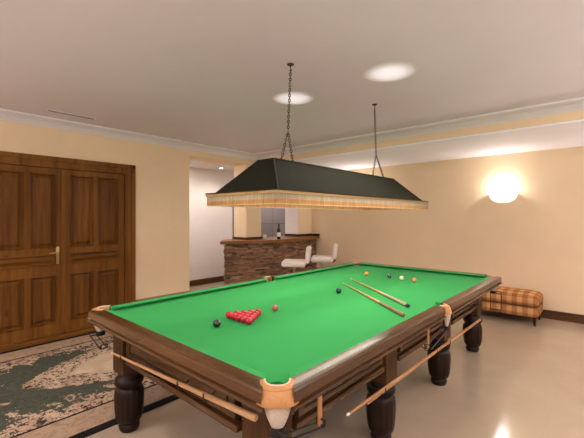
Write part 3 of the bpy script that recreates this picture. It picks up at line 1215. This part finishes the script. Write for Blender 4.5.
# left end return of the bar
z = 0.0
while z < ZT - .066:
    hgt = min(random.uniform(.016, .032), ZT - .064 - z)
    x = -3.60
    while x > -3.86:
        L = random.uniform(.05, .1)
        col = random.choice(pal); dep = random.uniform(.0, .025)
        before = set(bm.faces)
        x1 = max(x - L, -3.88)
        yy = 1.47 + (x + 3.60) * -.85
        add_box(bm, (x1, yy - dep, z + .0012), (x, yy + .12, z + hgt - .0012))
        for f_ in bm.faces:
            if f_ not in before:
                for lp in f_.loops:
                    lp[lay] = (*col, 1)
        x -= L
    z += hgt
obj('stone_face', bm, M['stone'], bar)
# trim around pillar, pier and along the wall
bm = new()
add_box(bm, (XW - .42, 1.83, ZT), (XW + .008, 1.86, ZT + .05), .004)
add_box(bm, (XW - .02, 1.85, ZT), (XW + .008, 2.29, ZT + .05), .004)
obj('pillar_trim', bm, M['trimwood'], bar)
bm = new()
add_box(bm, (XW - .42, 3.425, ZT), (XW + .005, 3.448, ZT + .055), .004)
add_box(bm, (XW - .015, 3.43, ZT), (XW + .005, YW - .002, ZT + .055), .004)
add_box(bm, (XW - .01, YW - .026, ZT), (-3.235, YW - .002, ZT + .055), .004)
obj('wall_upstand', bm, M['trimwood'], bar)

cup = thing('mug', 'small white mug on the bar top between the pillar and the bottle', 'mug', (-3.52, 2.40, ZT + .0004))
bm = new(); add_lathe(bm, [(.032, 0), (.038, .008), (.040, .078), (.040, .085), (.036, .085), (.034, .012), (.001, .010)], seg=20); obj('mug_body', bm, M['ivory'], cup, True)
bm = new(); add_tube(bm, [(0, .038, .070), (0, .062, .066), (0, .064, .040), (0, .038, .022)], .006, 6); obj('mug_handle', bm, M['ivory'], cup, True)

# wine bottle
bt = thing('wine_bottle', 'dark green wine bottle with a white label on the bar top', 'bottle', (-3.17, 2.47, ZT + .0004))
bm = new(); add_lathe(bm, [(.030, 0), (.037, .004), (.038, .02), (.038, .185), (.034, .205), (.020, .228), (.0145, .245), (.0145, .30), (.0165, .302), (.0165, .315), (.001, .316)], seg=24)
obj('glass', bm, mat('dark_green_glass', (.008, .016, .008), .08, coat=.4), bt, True)
bm = new(); add_lathe(bm, [(.0384, .055), (.0388, .056), (.0388, .140), (.0384, .141)], seg=24); obj('bottle_label', bm, mat('paper_label', (.78, .72, .66), .7), bt, True)
bm = new(); add_lathe(bm, [(.0155, .255), (.0158, .256), (.0175, .30), (.0175, .317), (.001, .3175)], seg=20); obj('foil_capsule', bm, mat('dark_foil', (.02, .03, .02), .35, .5), bt, True)
# drinking glass beside it
m = mat('clear_glass', (.95, .93, .92), .02, trans=1.0)


# ------------------------------------------------------------------ bar stools
def cushion(bm, sx, sy, sz, r, c=(0, 0, 0), crown=0):
    vs = add_box(bm, (c[0] - sx / 2, c[1] - sy / 2, c[2] - sz / 2), (c[0] + sx / 2, c[1] + sy / 2, c[2] + sz / 2))
    es = list({e for v in vs for e in v.link_edges})
    bmesh.ops.bevel(bm, geom=es, offset=r, segments=5, affect='EDGES', profile=.5)


def stool(lab, loc, rz):
    s = thing('bar_stool', lab, 'bar stool', loc, rz, 'white bar stools by the stone bar')
    bm = new(); cushion(bm, .44, .42, .115, .045, (0, 0, .735)); obj('seat', bm, M['whitevinyl'], s, True, 60)
    bm = new()
    cushion(bm, .085, .38, .30, .035, (0, 0, 0))
    bmesh.ops.rotate(bm, verts=bm.verts, cent=(0, 0, 0), matrix=Matrix.Rotation(math.radians(6), 3, 'Y'))
    for v in bm.verts:
        v.co.x -= .20 * v.co.y ** 2 * 2 * .5
        v.co += Vector((.265, 0, .895))
    obj('backrest', bm, M['whitevinyl'], s, True, 60)
    bm = new(); add_tube(bm, [(.05, 0, .672), (.20, 0, .672), (.262, 0, .70), (.28, 0, .80), (.285, 0, .86)], .013, 8); obj('back_bracket', bm, M['rubber'], s, True)
    bm = new(); add_lathe(bm, [(.09, .665), (.09, .680), (.03, .68), (.03, .60), (.022, .60), (.022, .05), (.03, .04), (.03, .03)][::-1], seg=20); obj('pole', bm, M['steel'], s, True, 30)
    bm = new(); add_lathe(bm, [(.205, 0), (.205, .008), (.19, .016), (.05, .035), (.03, .04), (.001, .04)], seg=32); obj('base', bm, M['steel'], s, True, 30)
    bm = new()
    add_tube(bm, [(-.15 * math.cos(a), .15 * math.sin(a), .30) for a in [PI * (-.5 + k / 10) for k in range(11)]], .009, 8)
    add_tube(bm, [(-.15, 0, .30), (-.02, 0, .30)], .009, 8)
    obj('footrest', bm, M['steel'], s, True)
    return s


ang = math.atan2(.66, .75) - .10
stool('white padded bar stool nearer the left, in front of the stone bar face', (-2.42, 2.10, 0), ang)
stool('white padded bar stool at the right, in front of the cream wall', (-2.42, 2.96, 0), ang)

# ------------------------------------------------------------------ ottoman
ot = thing('ottoman', 'tan and brown plaid upholstered ottoman against the back wall', 'ottoman', (.68, 3.57, 0))
LX, LY = .51, .27
bm = new(); cushion(bm, LX * 2, LY * 2, .15, .025, (0, 0, .20)); obj('ottoman_base', bm, M['plaid'], ot, True, 60)
bm = new()
r = bmesh.ops.create_grid(bm, x_segments=2, y_segments=2, size=1)
bm.free()
bm = new()
K = 12
rings = []
for (ins, z) in ((.03, .278), (.004, .292), (-.006, .32), (-.006, .375), (.004, .41), (.03, .435), (.08, .452), (.16, .465)):
    w_, l_ = LX - ins, LY - ins
    ring = []
    for (sx, sy, a0) in ((1, 1, 0), (-1, 1, 90), (-1, -1, 180), (1, -1, 270)):
        rr = .06
        for k in range(5):
            a = math.radians(a0 + 90 * k / 4)
            ring.append((sx * (w_ - rr) + rr * math.cos(a), sy * (l_ - rr) + rr * math.sin(a), z))
    rings.append(ring)
add_loft(bm, rings)
obj('ottoman_cushion', bm, M['plaid'], ot, True, 50)
bm = new()
ring = [(p[0] * 1.0, p[1] * 1.0, .277) for p in rings[1]]
add_tube(bm, ring, .007, 6, loop=True); obj('piping', bm, M['piping'], ot, True)
for sx in (-1, 1):
    for sy in (-1, 1):
        bm = new(); add_tube(bm, [(sx * (LX - .05), sy * (LY - .045), .128), (sx * (LX - .045), sy * (LY - .04), .0)], [.024, .014], 10); obj('leg', bm, M['leg'], ot, True, 50)
